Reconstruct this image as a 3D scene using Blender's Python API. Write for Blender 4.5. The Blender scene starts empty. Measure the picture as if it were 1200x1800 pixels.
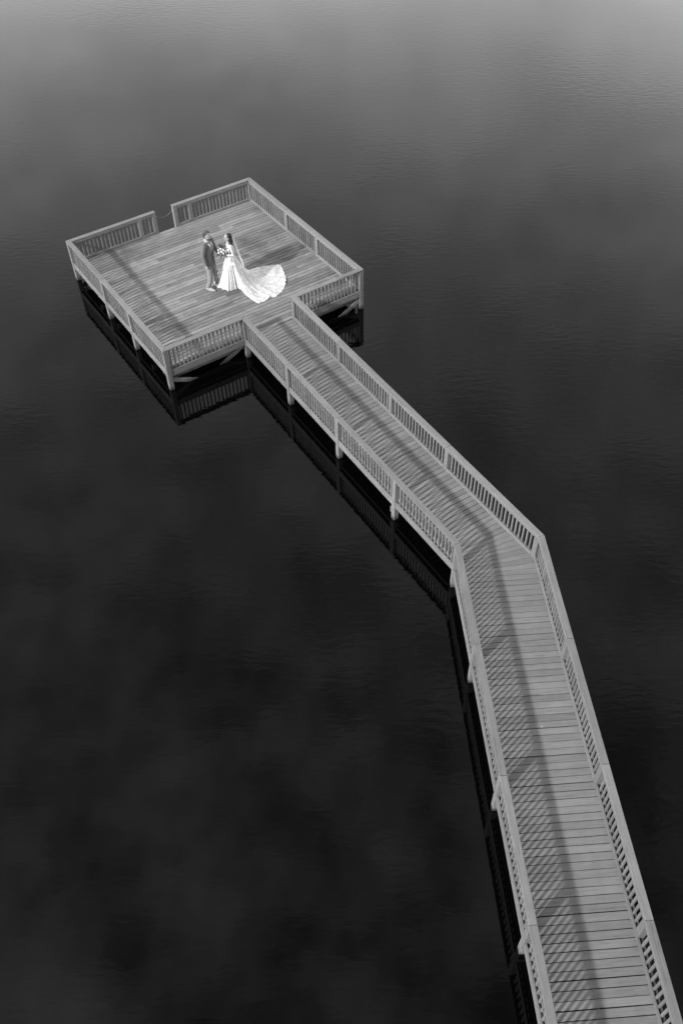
import bpy, bmesh, math, random
from mathutils import Vector, Matrix, Quaternion

random.seed(7)
scene = bpy.context.scene
COL = scene.collection
R = math.radians

# ------------------------------------------------------------------ camera
CAM_H, PITCH, ROLL, F_PX = 15.3882, 0.8506, -0.0283, 1581.58
cam_data = bpy.data.cameras.new('camera')
cam = bpy.data.objects.new('camera', cam_data)
COL.objects.link(cam)
cp, sp = math.cos(PITCH), math.sin(PITCH)
cr, sr = math.cos(ROLL), math.sin(ROLL)
fwd = Vector((0, cp, -sp)); up0 = Vector((0, sp, cp)); ri0 = Vector((1, 0, 0))
ri = cr * ri0 + sr * up0
up = -sr * ri0 + cr * up0
M = Matrix((ri, up, -fwd)).transposed().to_4x4()
M.translation = Vector((0, 0, CAM_H))
cam.matrix_world = M
cam_data.sensor_fit = 'HORIZONTAL'
cam_data.sensor_width = 36
cam_data.lens = F_PX / 1200 * 36
cam_data.clip_end = 6000
scene.camera = cam

# ------------------------------------------------------------------ light
SUN_EL = R(31.0)
SUN_TRAVEL = Vector((math.cos(0.5759 + R(11)), math.sin(0.5759 + R(11)), 0))          # horizontal direction the light travels in
world = bpy.data.worlds.new('World')
scene.world = world
world.use_nodes = True
wn, wl = world.node_tree.nodes, world.node_tree.links
wn.clear()
sky = wn.new('ShaderNodeTexSky')
sky.sky_type = 'NISHITA'
sky.sun_disc = False
sky.sun_elevation = SUN_EL
sky.sun_rotation = math.atan2(-SUN_TRAVEL.x, -SUN_TRAVEL.y)
sky.dust_density = 0.0
sky.air_density = 1.0
bw = wn.new('ShaderNodeRGBToBW')                              # the photograph is black and white
wl.new(sky.outputs['Color'], bw.inputs['Color'])
tc = wn.new('ShaderNodeTexCoord')
sep = wn.new('ShaderNodeSeparateXYZ')
wl.new(tc.outputs['Generated'], sep.inputs[0])
def wmath(op, a, b=None, clamp=False):
    n = wn.new('ShaderNodeMath'); n.operation = op; n.use_clamp = clamp
    for i, v in enumerate((a, b)):
        if v is None: continue
        if isinstance(v, (int, float)): n.inputs[i].default_value = v
        else: wl.new(v, n.inputs[i])
    return n.outputs[0]
zz = wmath('ADD', wmath('MAXIMUM', sep.outputs['Z'], 0.0), 0.16)
comb = wn.new('ShaderNodeCombineXYZ')
wl.new(wmath('DIVIDE', sep.outputs['X'], zz), comb.inputs[0])
wl.new(wmath('DIVIDE', sep.outputs['Y'], zz), comb.inputs[1])
cl = wn.new('ShaderNodeTexNoise')
cl.inputs['Scale'].default_value = 1.9
cl.inputs['Detail'].default_value = 3.0
cl.inputs['Roughness'].default_value = 0.5
wl.new(comb.outputs[0], cl.inputs['Vector'])
cmap = wn.new('ShaderNodeMapRange')
cmap.inputs['From Min'].default_value = 0.3
cmap.inputs['From Max'].default_value = 0.72
cmap.inputs['To Min'].default_value = 0.8
cmap.inputs['To Max'].default_value = 1.22
wl.new(cl.outputs['Fac'], cmap.inputs['Value'])
# thin high cloud: much brighter towards the horizon than overhead
low = wmath('POWER', wmath('SUBTRACT', 1.0, wmath('MAXIMUM', sep.outputs['Z'], 0.0)), 2.3)
veil_f = wmath('ADD', 2.8, wmath('MULTIPLY', low, 3.2))
puff = wn.new('ShaderNodeTexNoise')                            # broken cloud overhead
puff.inputs['Scale'].default_value = 9.0; puff.inputs['Detail'].default_value = 4.0; puff.inputs['Roughness'].default_value = 0.55
wl.new(comb.outputs[0], puff.inputs['Vector'])
pm = wn.new('ShaderNodeMapRange')
for k_, v_ in zip(('From Min', 'From Max', 'To Min', 'To Max'), (0.34, 0.68, -0.8, 0.6)): pm.inputs[k_].default_value = v_
wl.new(puff.outputs['Fac'], pm.inputs['Value'])
high = wmath('POWER', wmath('MAXIMUM', sep.outputs['Z'], 0.0), 2.5)
puff_f = wmath('ADD', 1.0, wmath('MULTIPLY', pm.outputs['Result'], high))
mul = wmath('MULTIPLY', wmath('MULTIPLY', wmath('MULTIPLY', bw.outputs['Val'], veil_f), cmap.outputs['Result']), puff_f)
bg = wn.new('ShaderNodeBackground')
bg.inputs['Strength'].default_value = 0.132
wl.new(mul, bg.inputs['Color'])
wo = wn.new('ShaderNodeOutputWorld')
wl.new(bg.outputs[0], wo.inputs['Surface'])

sun_data = bpy.data.lights.new('sun', 'SUN')
sun_data.energy = 3.2
sun_data.angle = R(2.6)
sun_data.color = (1.0, 1.0, 1.0)
sun = bpy.data.objects.new('sun', sun_data)
COL.objects.link(sun)
d = Vector((SUN_TRAVEL.x * math.cos(SUN_EL), SUN_TRAVEL.y * math.cos(SUN_EL), -math.sin(SUN_EL)))
sun.rotation_euler = d.to_track_quat('-Z', 'Y').to_euler()

scene.view_settings.view_transform = 'Standard'
scene.view_settings.look = 'None'
scene.view_settings.gamma = 1.0
scene.view_settings.exposure = 0.6
scene.view_settings.use_curve_mapping = False
scene.render.engine = 'CYCLES'
scene.cycles.max_bounces = 8
scene.cycles.transparent_max_bounces = 12

# ------------------------------------------------------------------ materials
class NT:
    def __init__(self, name):
        self.m = bpy.data.materials.new(name); self.m.use_nodes = True
        self.n, self.l = self.m.node_tree.nodes, self.m.node_tree.links
        self.b = self.n['Principled BSDF']
    def new(self, t, **kw):
        n = self.n.new(t)
        for k, v in kw.items():
            if k in n.inputs: n.inputs[k].default_value = v
            else: setattr(n, k, v)
        return n
    def link(self, a, b): self.l.new(a, b)
    def math(self, op, a, b=None, clamp=False):
        n = self.n.new('ShaderNodeMath'); n.operation = op; n.use_clamp = clamp
        for i, v in enumerate((a, b)):
            if v is None: continue
            if isinstance(v, (int, float)): n.inputs[i].default_value = v
            else: self.l.new(v, n.inputs[i])
        return n.outputs[0]
    def noise(self, vec, scale, detail=3.0, rough=0.55, stretch=None, dist=0.0):
        if stretch:
            mp = self.new('ShaderNodeMapping'); mp.inputs['Scale'].default_value = stretch
            self.link(vec, mp.inputs['Vector']); vec = mp.outputs[0]
        t = self.new('ShaderNodeTexNoise', Scale=scale, Detail=detail, Roughness=rough, Distortion=dist)
        self.link(vec, t.inputs['Vector']); return t.outputs['Fac']
    def rng(self, v, a, b, c, d_):
        m = self.new('ShaderNodeMapRange')
        for k, x in zip(('From Min', 'From Max', 'To Min', 'To Max'), (a, b, c, d_)): m.inputs[k].default_value = x
        self.link(v, m.inputs['Value']); return m.outputs['Result']
    def grey(self, v):
        c = self.new('ShaderNodeCombineColor')
        for i in range(3): self.link(v, c.inputs[i])
        self.link(c.outputs[0], self.b.inputs['Base Color'])

def wood(name, base, vary, grain, streak, stain, rough=0.8):
    """weathered boards: per-board tone, long grain, dark cracks, damp stains on the world ground plan"""
    t = NT(name)
    co = t.new('ShaderNodeTexCoord').outputs['Object']
    rnd = t.new('ShaderNodeObjectInfo').outputs['Random']
    off = t.new('ShaderNodeVectorMath', operation='ADD')
    cx = t.new('ShaderNodeCombineXYZ')
    t.link(t.math('MULTIPLY', rnd, 53.0), cx.inputs[0]); t.link(t.math('MULTIPLY', rnd, 17.0), cx.inputs[1]); t.link(t.math('MULTIPLY', rnd, 31.0), cx.inputs[2])
    t.link(co, off.inputs[0]); t.link(cx.outputs[0], off.inputs[1])
    v = off.outputs[0]
    g = t.noise(v, 6.0, 5.0, 0.6, (0.35, 9.0, 9.0), 0.4)
    s = t.noise(v, 3.0, 4.0, 0.65, (0.5, 7.0, 7.0), 0.2)
    pos = t.new('ShaderNodeNewGeometry').outputs['Position']
    w = t.noise(pos, 0.55, 4.0, 0.6, None, 0.6)
    w2 = t.noise(pos, 3.2, 3.0, 0.6)
    tone = t.rng(rnd, 0, 1, base * (1 - vary), base * (1 + vary))
    tone = t.math('MULTIPLY', tone, t.rng(g, 0.25, 0.75, 1 - grain, 1 + grain))
    tone = t.math('MULTIPLY', tone, t.rng(s, 0.58, 0.72, 1.0, 1 - streak))
    tone = t.math('MULTIPLY', tone, t.rng(w, 0.52, 0.70, 1.0, 1 - stain))
    tone = t.math('MULTIPLY', tone, t.rng(w2, 0.35, 0.7, 1.05, 0.93))
    spot = t.new('ShaderNodeTexVoronoi', Scale=2.2); t.link(pos, spot.inputs['Vector'])
    sc_ = t.new('ShaderNodeSeparateColor'); t.link(spot.outputs['Color'], sc_.inputs[0])
    near = t.math('LESS_THAN', t.math('ADD', spot.outputs['Distance'], t.math('MULTIPLY', t.noise(pos, 40.0, 2.0, 0.5), 0.06)), t.rng(sc_.outputs[1], 0, 1, 0.045, 0.085))
    speck = t.math('MULTIPLY', near, t.math('GREATER_THAN', sc_.outputs[0], 0.80))
    tone = t.math('ADD', t.math('MULTIPLY', tone, t.math('SUBTRACT', 1.0, t.math('MULTIPLY', speck, 0.6))), t.math('MULTIPLY', speck, 0.28))
    sz_ = t.new('ShaderNodeSeparateXYZ'); t.link(pos, sz_.inputs[0])
    wet = t.math('ADD', sz_.outputs['Z'], t.math('MULTIPLY', w2, 0.10))       # algae and damp just above the waterline
    tone = t.math('MULTIPLY', tone, t.rng(wet, -0.50, -0.40, 0.35, 1.0))
    t.grey(tone)
    t.b.inputs['Roughness'].default_value = rough
    bp = t.new('ShaderNodeBump', Strength=0.5, Distance=0.004)
    t.link(g, bp.inputs['Height']); t.link(bp.outputs[0], t.b.inputs['Normal'])
    return t.m

def plain(name, base, rough=0.7, scale=30.0, amt=0.12, bump=0.0, stretch=None, sss=0.0):
    t = NT(name)
    co = t.new('ShaderNodeTexCoord').outputs['Object']
    n = t.noise(co, scale, 3.0, 0.6, stretch)
    t.grey(t.rng(n, 0.3, 0.7, base * (1 - amt), base * (1 + amt)))
    t.b.inputs['Roughness'].default_value = rough
    if bump:
        bp = t.new('ShaderNodeBump', Strength=0.6, Distance=bump)
        t.link(n, bp.inputs['Height']); t.link(bp.outputs[0], t.b.inputs['Normal'])
    return t.m

MAT = {}
MAT['deck'] = wood('weathered_deck_wood', 0.182, 0.28, 0.45, 0.65, 0.45)
MAT['walk'] = wood('walkway_deck_wood', 0.170, 0.15, 0.20, 0.34, 0.20)
MAT['rail'] = wood('railing_wood', 0.155, 0.14, 0.26, 0.38, 0.12)
MAT['under'] = wood('framing_wood', 0.15, 0.10, 0.15, 0.25, 0.15)

def water_material():
    t = NT('lake_water')
    t.b.inputs['Base Color'].default_value = (0.0008, 0.0008, 0.0008, 1)
    t.b.inputs['Roughness'].default_value = 0.03
    t.b.inputs['IOR'].default_value = 1.333
    pos = t.new('ShaderNodeNewGeometry').outputs['Position']
    patch = t.rng(t.noise(pos, 0.06, 3.0, 0.5, (0.6, 1.3, 1.0)), 0.42, 0.66, 0.25, 1.6)
    fine = t.noise(pos, 5.0, 2.0, 0.5, (0.5, 1.5, 1.0), 0.3)
    mid = t.noise(pos, 1.1, 2.0, 0.5, (0.6, 1.6, 1.0), 0.5)
    hgt = t.math('ADD', t.math('MULTIPLY', t.math('MULTIPLY', fine, patch), 0.0026), t.math('MULTIPLY', mid, 0.0006))
    bp = t.new('ShaderNodeBump', Strength=1.0, Distance=1.0)
    t.link(hgt, bp.inputs['Height']); t.link(bp.outputs[0], t.b.inputs['Normal'])
    return t.m
MAT['water'] = water_material()

# ------------------------------------------------------------------ helpers
def link(name, me, mat, parent=None):
    o = bpy.data.objects.new(name, me); COL.objects.link(o)
    if mat is not None and not me.materials: me.materials.append(mat)
    if parent is not None: o.parent = parent
    return o
def tag(o, label=None, cat=None, group=None, kind=None):
    for k, v in (('label', label), ('category', cat), ('group', group), ('kind', kind)):
        if v: o[k] = v
    return o
def empty(name, loc, rz=0.0):
    o = bpy.data.objects.new(name, None); COL.objects.link(o)
    o.location = loc; o.rotation_euler = (0, 0, rz); o.empty_display_size = 0.3
    return o
def finish(bm, name, bevel=0.0, smooth=False):
    if bevel: bmesh.ops.bevel(bm, geom=list(bm.edges), offset=bevel, segments=1, affect='EDGES', clamp_overlap=True)
    bmesh.ops.recalc_face_normals(bm, faces=bm.faces)
    me = bpy.data.meshes.new(name); bm.to_mesh(me); bm.free()
    if smooth: me.polygons.foreach_set('use_smooth', [True] * len(me.polygons))
    return me
def prism_mesh(name, poly, z0, z1, bevel=0.0):
    bm = bmesh.new()
    lo = [bm.verts.new((x, y, z0)) for x, y in poly]; hi = [bm.verts.new((x, y, z1)) for x, y in poly]
    n = len(poly)
    bm.faces.new(lo[::-1]); bm.faces.new(hi)
    for i in range(n): bm.faces.new((lo[i], lo[(i + 1) % n], hi[(i + 1) % n], hi[i]))
    return finish(bm, name, bevel)
_box = {}
def box_mesh(lx, ly, lz, bevel=0.0, name='board'):
    """box centred in x and y, standing on z = 0; alike boxes share one mesh"""
    k = (round(lx, 3), round(ly, 3), round(lz, 3), bevel)
    if k not in _box: _box[k] = prism_mesh(name, [(-lx/2, -ly/2), (lx/2, -ly/2), (lx/2, ly/2), (-lx/2, ly/2)], 0, lz, bevel)
    return _box[k]
_boxm = {}
def box_obj(name, x0, x1, y0, y1, z0, z1, mat, parent, bevel=0.0):
    me = box_mesh(x1 - x0, y1 - y0, z1 - z0, bevel)
    k = (me.name, mat.name)
    if k not in _boxm:
        _boxm[k] = me if not me.materials else me.copy()
        if _boxm[k].materials: _boxm[k].materials.clear()
        _boxm[k].materials.append(mat)
    o = link(name, _boxm[k], None, parent)
    o.location = ((x0 + x1) / 2, (y0 + y1) / 2, z0)
    return o
def bar_between(name, a, b, wd, ht, mat, parent):
    """a plank from a to b, lying on edge; wide in its own vertical plane"""
    a, b = Vector(a), Vector(b); dv = b - a
    me = box_mesh(dv.length, wd, ht, 0.004).copy(); me.materials.clear(); me.materials.append(mat)
    o = link(name, me, None, parent)
    xa = dv.normalized(); ya = Vector((0, 0, 1)).cross(xa).normalized(); za = xa.cross(ya)
    mm = Matrix((xa, ya, za)).transposed().to_4x4(); mm.translation = (a + b) / 2 - za * ht / 2
    o.matrix_local = mm
    return o

# ------------------------------------------------------------------ plan of the pier (u along the near edge, v away)
X0, Y0, PSI = -4.5007, 18.5489, 0.5759
W, L, E_, WW = 6.3474, 6.4031, 2.382, 1.7302
A1, A2 = -0.0301, -0.528
BL, BR, HW = 9.3516, 10.2011, 0.5935
RAIL_H = 0.73
CAPW = 0.136
def uv(u, v, z=0.0):
    c, s = math.cos(PSI), math.sin(PSI)
    return Vector((X0 + u*c - v*s, Y0 + u*s + v*c, z))
def dn(a): return Vector((math.sin(a), -math.cos(a))), Vector((math.cos(a), math.sin(a)))
d1, n1 = dn(A1); d2, n2 = dn(A2)
PA, PB, PC, PD = Vector((0, L)), Vector((W, L)), Vector((W, 0)), Vector((0, 0))
mid0 = Vector((E_ + WW/2, 0))
PE = mid0 - n1*WW/2; PF = mid0 + n1*WW/2
PE.y = 0; PF.y = 0
PG = mid0 + d1*BL - n1*WW/2; PH = mid0 + d1*BR + n1*WW/2
RUN = 19.5
PTL = PG + d2*RUN; PTR = PH + d2*(RUN + 0.08)
GAP_R, GAP_L = Vector((3.495, L)), Vector((2.905, L))

# ------------------------------------------------------------------ water
bm = bmesh.new()
vs = [bm.verts.new(p) for p in ((-900, -600, -HW), (900, -600, -HW), (900, 2500, -HW), (-900, 2500, -HW))]
bm.faces.new(vs)
tag(link('water', finish(bm, 'water'), MAT['water']), 'calm dark lake water reflecting a cloudy sky', None, None, 'structure')

# ------------------------------------------------------------------ unseen shore behind the camera, its wood added to shade the rails
def shore_pt(f):
    P = [(-90, 48), (-66, 22), (-46, 3), (-24, -7), (0, -10), (22, -7), (36, 8), (42, 28), (46, 52)]  # right arm drawn in so its tall trees shade the rails
    f = f*(len(P) - 1); i = min(int(f), len(P) - 2); t = f - i
    t = t*t*(3 - 2*t)*0.3 + t*0.7
    return Vector((P[i][0] + (P[i+1][0] - P[i][0])*t, P[i][1] + (P[i+1][1] - P[i][1])*t))
bm = bmesh.new(); rws = []
rs_ = random.Random(21)
for i in range(81):
    p = shore_pt(i/80); o_ = (p - Vector((3, 40))).normalized()
    rws.append([bm.verts.new((p.x + o_.x*d_, p.y + o_.y*d_, -HW + z_ + rs_.uniform(-0.1, 0.1))) for d_, z_ in ((-3, -0.9), (0, 0.0), (1.5, 0.45), (5, 0.9), (18, 1.6), (60, 3.0), (200, 6.0))])
for A, B in zip(rws[:-1], rws[1:]):
    for k in range(6): bm.faces.new((A[k], B[k], B[k+1], A[k+1]))
MAT['earth'] = plain('shore_earth', 0.06, 0.9, 1.5, 0.4)
tag(link('shore', finish(bm, 'shore', 0, True), MAT['earth']), 'unseen grassy lake shore where the walkway starts', None, None, 'structure')
MAT['leaf'] = plain('tree_leaves', 0.05, 0.7, 0.8, 0.5)
bm = bmesh.new()
for row_ in range(4):
    for i in range(38):
        p = shore_pt((i + 0.5 + rs_.uniform(-0.3, 0.3))/38); o_ = (p - Vector((3, 40))).normalized()
        if row_ == 0 and abs(p.x - 2.5) < 3.0: continue
        q = p + o_*(3.5 + row_*6 + rs_.uniform(-1, 1.5)); ht = rs_.uniform(8, 10) + row_*2 if -34 < p.x < -4 else (rs_.uniform(23, 28) if p.x < 70 and p.x > -5 else rs_.uniform(16, 20))  # tree heights set to block low sky yet let the sun through
        tri = 5
        lo = [bm.verts.new((q.x + 0.28*math.cos(6.283*k/tri), q.y + 0.28*math.sin(6.283*k/tri), -0.3)) for k in range(tri)]
        hi_ = [bm.verts.new((q.x + 0.07*math.cos(6.283*k/tri), q.y + 0.07*math.sin(6.283*k/tri), ht*0.85)) for k in range(tri)]
        for k in range(tri): bm.faces.new((lo[k], lo[(k+1) % tri], hi_[(k+1) % tri], hi_[k]))
        for c_ in range(24 if ht > 21 else 13):
            z_ = rs_.uniform(0.16, 1.0); rr_ = 3.0*math.sin(math.pi*min(0.97, 0.18 + z_*0.8))
            a_ = rs_.uniform(0, 6.283); cc = Vector((q.x + rr_*0.65*math.cos(a_), q.y + rr_*0.65*math.sin(a_), ht*z_))
            for _ in range(34):
                dvec = Vector((rs_.gauss(0, 1), rs_.gauss(0, 1), rs_.gauss(0, 0.7)))*0.75
                n_ = Vector((rs_.gauss(0, 1), rs_.gauss(0, 1), rs_.gauss(0, 1) + 0.6)).normalized(); t_ = n_.orthogonal().normalized(); b_ = n_.cross(t_)
                sz = rs_.uniform(0.3, 0.62); ctr = cc + dvec
                bm.faces.new([bm.verts.new(ctr + t_*sz), bm.verts.new(ctr + b_*sz*0.6), bm.verts.new(ctr - t_*sz), bm.verts.new(ctr - b_*sz*0.6)])
me = bpy.data.meshes.new('shade_wood'); bm.to_mesh(me); bm.free()
tag(link('shade_wood', me, MAT['leaf']), 'unseen dark wood on the lake shore, added to shade the camera-facing rails', None, None, 'stuff')

# ------------------------------------------------------------------ platform deck
plat = empty('pier_platform', uv(0, 0), PSI)
tag(plat, 'square weathered timber platform at the far end of the pier', 'platform')
PITCH_B = 0.1385; BW = 0.131; BT = 0.035
DE = 0.10
y = DE; row = 0
rows = int((L - 2*DE) / PITCH_B)
pb = (L - 2*DE) / rows
JO = 0.405
for row in range(rows):
    yc = DE + pb*(row + 0.5)
    xs = [DE]
    k = random.choice((3, 4, 5, 6, 7))
    while DE + k*JO < W - DE - 0.7:
        xs.append(DE + k*JO + 0.06); k += random.choice((6, 7, 8, 9, 9))
    xs.append(W - DE)
    for a, b in zip(xs[:-1], xs[1:]):
        dz = random.choice((0, -0.0015, -0.003, 0.0015))
        w_ = random.choice((0.130, 0.128, 0.126, 0.122))
        o = box_obj('plank', a + 0.002, b - 0.002, yc - w_/2, yc + w_/2, -BT + dz, dz, MAT['deck'], plat, 0.004)
        o.rotation_euler.z = random.uniform(-0.0008, 0.0008)
for v in (0.30, 1.45, 2.6, 3.75, 4.9, L - 0.30):       # carrying beams, on piles
    box_obj('beam', 0.13, W - 0.13, v - 0.04, v + 0.04, -0.46, -0.255, MAT['under'], plat)
k = 0.36
while k < W - 0.2:
    box_obj('joist', k - 0.02, k + 0.02, 0.142, L - 0.142, -0.253, -BT - 0.006, MAT['under'], plat); k += 0.405*1.5
for u in (1.6, W/2, W - 1.6):
    for v in (1.45, 3.75, L - 0.3):
        box_obj('pile', u - 0.07, u + 0.07, v - 0.115 - 0.045, v - 0.045, -2.2, -0.27, MAT['under'], plat)
# rim boards right under the deck edge
box_obj('rim_board', DE, W - DE, DE + 0.002, DE + 0.040, -0.25, -BT - 0.004, MAT['under'], plat)
box_obj('rim_board', DE, W - DE, L - DE - 0.040, L - DE - 0.002, -0.25, -BT - 0.004, MAT['under'], plat)
for x in (DE + 0.002, W - DE - 0.040):
    box_obj('rim_board', x, x + 0.038, DE + 0.044, L - DE - 0.044, -0.25, -BT - 0.004, MAT['under'], plat)
# diagonal braces between the corner posts
for (u0, u1, v) in ((0.10, 1.55, 0.065), (E_ - 0.03, E_ - 1.45, 0.19), (W - 0.10, W - 1.55, 0.065), (E_ + WW + 0.1, E_ + WW + 1.4, 0.19),
                    (0.10, 1.6, L - 0.065), (W - 0.10, W - 1.6, L - 0.065)):
    bar_between('brace', (u0, v, -0.30), (u1, v, -1.0), 0.036, 0.13, MAT['rail'], plat)
for (v0, v1) in ((L - 0.10, L - 1.5), (0.12, 1.5)):
    bar_between('brace', (0.19, v0, -0.30), (0.19, v1, -1.0), 0.036, 0.13, MAT['under'], plat)

# ------------------------------------------------------------------ walkway deck
walk = empty('boardwalk', uv(mid0.x, mid0.y), PSI)
tag(walk, 'long plank walkway running from the platform and bending once towards the shore', 'boardwalk')
def wloc(p): return (p.x - mid0.x, p.y - mid0.y)
def offset_pt(P, da, db, off):
    """vertex P of a polyline with directions da then db, moved to the left by off"""
    na = Vector((-da.y, da.x)); nb = Vector((-db.y, db.x))
    m = (na + nb).normalized()
    return P + m * (off / m.dot(na))
def add_board(pl, pr, qr, ql, dz=0.0):
    """one cross board from its four plan corners"""
    c = (pl + pr + qr + ql) / 4
    ax = ((pr + qr) - (pl + ql)).normalized(); ay = Vector((-ax.y, ax.x))
    poly = [((p - c).dot(ax), (p - c).dot(ay)) for p in (pl, pr, qr, ql)]
    return c, ax, poly
_wb = {}
def cross_board(pl, pr, qr, ql, mat, share=None):
    c, ax, poly = add_board(pl, pr, qr, ql)
    if share is None or share not in _wb:
        # order counter-clockwise
        ar = sum(poly[i][0]*poly[(i+1) % 4][1] - poly[(i+1) % 4][0]*poly[i][1] for i in range(4))
        me = prism_mesh('plank', poly if ar > 0 else poly[::-1], -BT, 0, 0.004)
        me.materials.append(mat)
        if share is not None: _wb[share] = me
    else: me = _wb[share]
    o = link('plank', me, None, walk)
    x, y = wloc(c)
    o.location = (x, y, random.choice((0, -0.001, -0.002, 0.001)))
    o.rotation_euler.z = math.atan2(ax.y, ax.x) + random.uniform(-0.0012, 0.0012)
    return o
hw1 = WW/2 - DE
def st1(s, side): return mid0 + d1*s + n1*(hw1*side)
S_END = 8.95
nb1 = round((S_END + 0.10 - 0.012) / PITCH_B)
p1 = (S_END + 0.10 - 0.012) / nb1
for i in range(nb1):
    g_ = random.choice((0.009, 0.012, 0.014, 0.018))
    s0 = -0.088 + p1*i; s1 = s0 + p1 - g_
    cross_board(st1(s0, -1), st1(s0, 1), st1(s1, 1), st1(s1, -1), MAT['walk'], ('a', g_))
GL = offset_pt(PG, d1, d2, DE)             # inner deck edges at the bend
HR = offset_pt(PH, d1, d2, -DE)
lat2 = (PH - PG).dot(n2)
def st2(t, side):                          # t measured along the second stretch from G
    base = PG + d2*t
    return base + n2*(DE if side < 0 else lat2 - DE)
T0 = 0.36
def path(a, mid, b, f):
    la, lb = (mid - a).length, (b - mid).length
    q = f*(la + lb)
    return a.lerp(mid, q/la) if q < la else mid.lerp(b, (q - la)/lb)
aL, bL_ = st1(S_END, -1), st2(T0, -1); aR, bR_ = st1(S_END, 1), st2(T0, 1)
NF = 11
for i in range(NF):
    f0, f1 = i/NF, (i + 1)/NF
    pl, ql = path(aL, GL, bL_, f0), path(aL, GL, bL_, f1)
    pr, qr = path(aR, HR, bR_, f0), path(aR, HR, bR_, f1)
    g = 0.011
    ql2 = ql + (pl - ql).normalized()*g*0.6; qr2 = qr + (pr - qr).normalized()*g
    cross_board(pl, pr, qr2, ql2, MAT['walk'])
nb2 = int((RUN - T0 - 0.1) / PITCH_B)
for i in range(nb2):
    g_ = random.choice((0.008, 0.011, 0.011, 0.014, 0.019))
    t0 = T0 + PITCH_B*i; t1 = t0 + PITCH_B - g_
    cross_board(st2(t0, -1), st2(t0, 1), st2(t1, 1), st2(t1, -1), MAT['walk'], ('b', g_))
# stringers and cross beams
def seg_beam(name, a, b, w_, z0, z1, mat, parent=None):
    a3, b3 = Vector((*wloc(a), 0)), Vector((*wloc(b), 0)); dv = b3 - a3
    o = box_obj(name, -dv.length/2, dv.length/2, -w_/2, w_/2, z0, z1, mat, parent or walk)
    o.location = ((a3.x + b3.x)/2, (a3.y + b3.y)/2, z0); o.rotation_euler.z = math.atan2(dv.y, dv.x)
    return o
for side in (-0.97, 0.0, 0.97):
    seg_beam('stringer', st1(0.0, side), st1(9.2, side), 0.04, -0.25, -BT - 0.004, MAT['under'])
for f in (0.02, 0.5, 0.98):
    p = st2(0.5, -1).lerp(st2(0.5, 1), f); q = st2(RUN - 0.1, -1).lerp(st2(RUN - 0.1, 1), f)
    seg_beam('stringer', p, q, 0.04, -0.25, -BT - 0.004, MAT['under'])
S_POST = (2.3047, 4.6906, 7.05)
T_POST = (2.53, 5.15, 7.67, 10.25, 12.8, 15.35, 17.9)
for s in S_POST: seg_beam('cross_beam', st1(s, -1.12), st1(s, 1.12), 0.05, -0.42, -0.255, MAT['under'])
for t in T_POST:
    a, b = st2(t, -1), st2(t, 1); seg_beam('cross_beam', a - n2*0.09, b + n2*0.09, 0.05, -0.42, -0.255, MAT['under'])
seg_beam('cross_beam', PG + n2*0.1, PH - n2*0.1, 0.05, -0.42, -0.255, MAT['under'])

# ------------------------------------------------------------------ railings
POST = 0.128
def left_n(dv): return Vector((-dv.y, dv.x))
def railing(P, Q, posts, joints, prev_d, next_d, label, open_start=False, open_end=False, base=True, splice=0.0):
    """P to Q is the outer line, the deck lies on its left; posts are centre distances from P"""
    dv = (Q - P); Ln = dv.length; dv = dv.normalized(); nn = left_n(dv)
    rt = empty('railing', uv(P.x, P.y), PSI + math.atan2(dv.y, dv.x))
    tag(rt, label, 'railing', 'timber railings of the pier')
    def cut(other, at_end, n):               # where the mitre crosses the line at depth n
        if other is None: return Ln if at_end else 0.0
        V = Q if at_end else P
        q = offset_pt(V, dv, other, n) if at_end else offset_pt(V, other, dv, n)
        return (q - P).dot(dv)
    # cap boards
    n0, n1_ = -0.003, CAPW
    edges = [(cut(prev_d, False, n0), cut(prev_d, False, n1_))] + [(j, j) for j in joints] + [(cut(next_d, True, n0), cut(next_d, True, n1_))]
    for (a0, a1), (b0, b1) in zip(edges[:-1], edges[1:]):
        g = 0.007
        poly = [(a0 + g/2, n0), (b0 - g/2, n0), (b1 - g/2, n1_), (a1 + g/2, n1_)]
        cx = sum(p[0] for p in poly)/4; cy = (n0 + n1_)/2
        me = prism_mesh('cap_board', [(x - cx, y - cy) for x, y in poly], -0.036, 0, 0.005)
        o = link('cap_board', me, MAT['rail'], rt); o.location = (cx, cy, RAIL_H + random.uniform(-0.002, 0.002))
    # posts down to the lake bed
    for x in posts:
        box_obj('post', x - POST/2, x + POST/2, 0.001, 0.001 + POST, -2.2, RAIL_H - 0.038, MAT['rail'], rt, 0.006)
    # bays
    st = sorted(posts)
    lo = cut(prev_d, False, 0.075); hi = cut(next_d, True, 0.075)
    cuts = []
    e = lo
    for x in st:
        if x - POST/2 > e + 0.05: cuts.append((e, x - POST/2))
        e = max(e, x + POST/2)
    if hi > e + 0.05: cuts.append((e, hi))
    for a, b in cuts:
        g = 0.002
        box_obj('upper_rail', a + g, b - g, 0.098, 0.131, RAIL_H - 0.108, RAIL_H - 0.038, MAT['rail'], rt, 0.003)
        box_obj('lower_rail', a + g, b - g, 0.096, 0.132, 0.003, 0.088, MAT['rail'], rt, 0.003)
        box_obj('fascia_board', a + g, b - g, 0.018, 0.054, -0.165, 0.030, MAT['rail'], rt, 0.003)
        nb = max(1, int(round((b - a) / 0.122)) - 1)
        st_ = (b - a) / (nb + 1)
        for i in range(nb):
            xb = a + st_*(i + 1) + random.uniform(-0.003, 0.003)
            o = box_obj('baluster', xb - 0.019, xb + 0.019, 0.057, 0.094, -0.06, RAIL_H - 0.040, MAT['rail'], rt, 0.003)
            o.rotation_euler.y = random.uniform(-0.004, 0.004)
    return rt
U, V_ = Vector((1, 0)), Vector((0, 1))
dW = (PG - PE).normalized(); dWr = (PF - PH).normalized()
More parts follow.
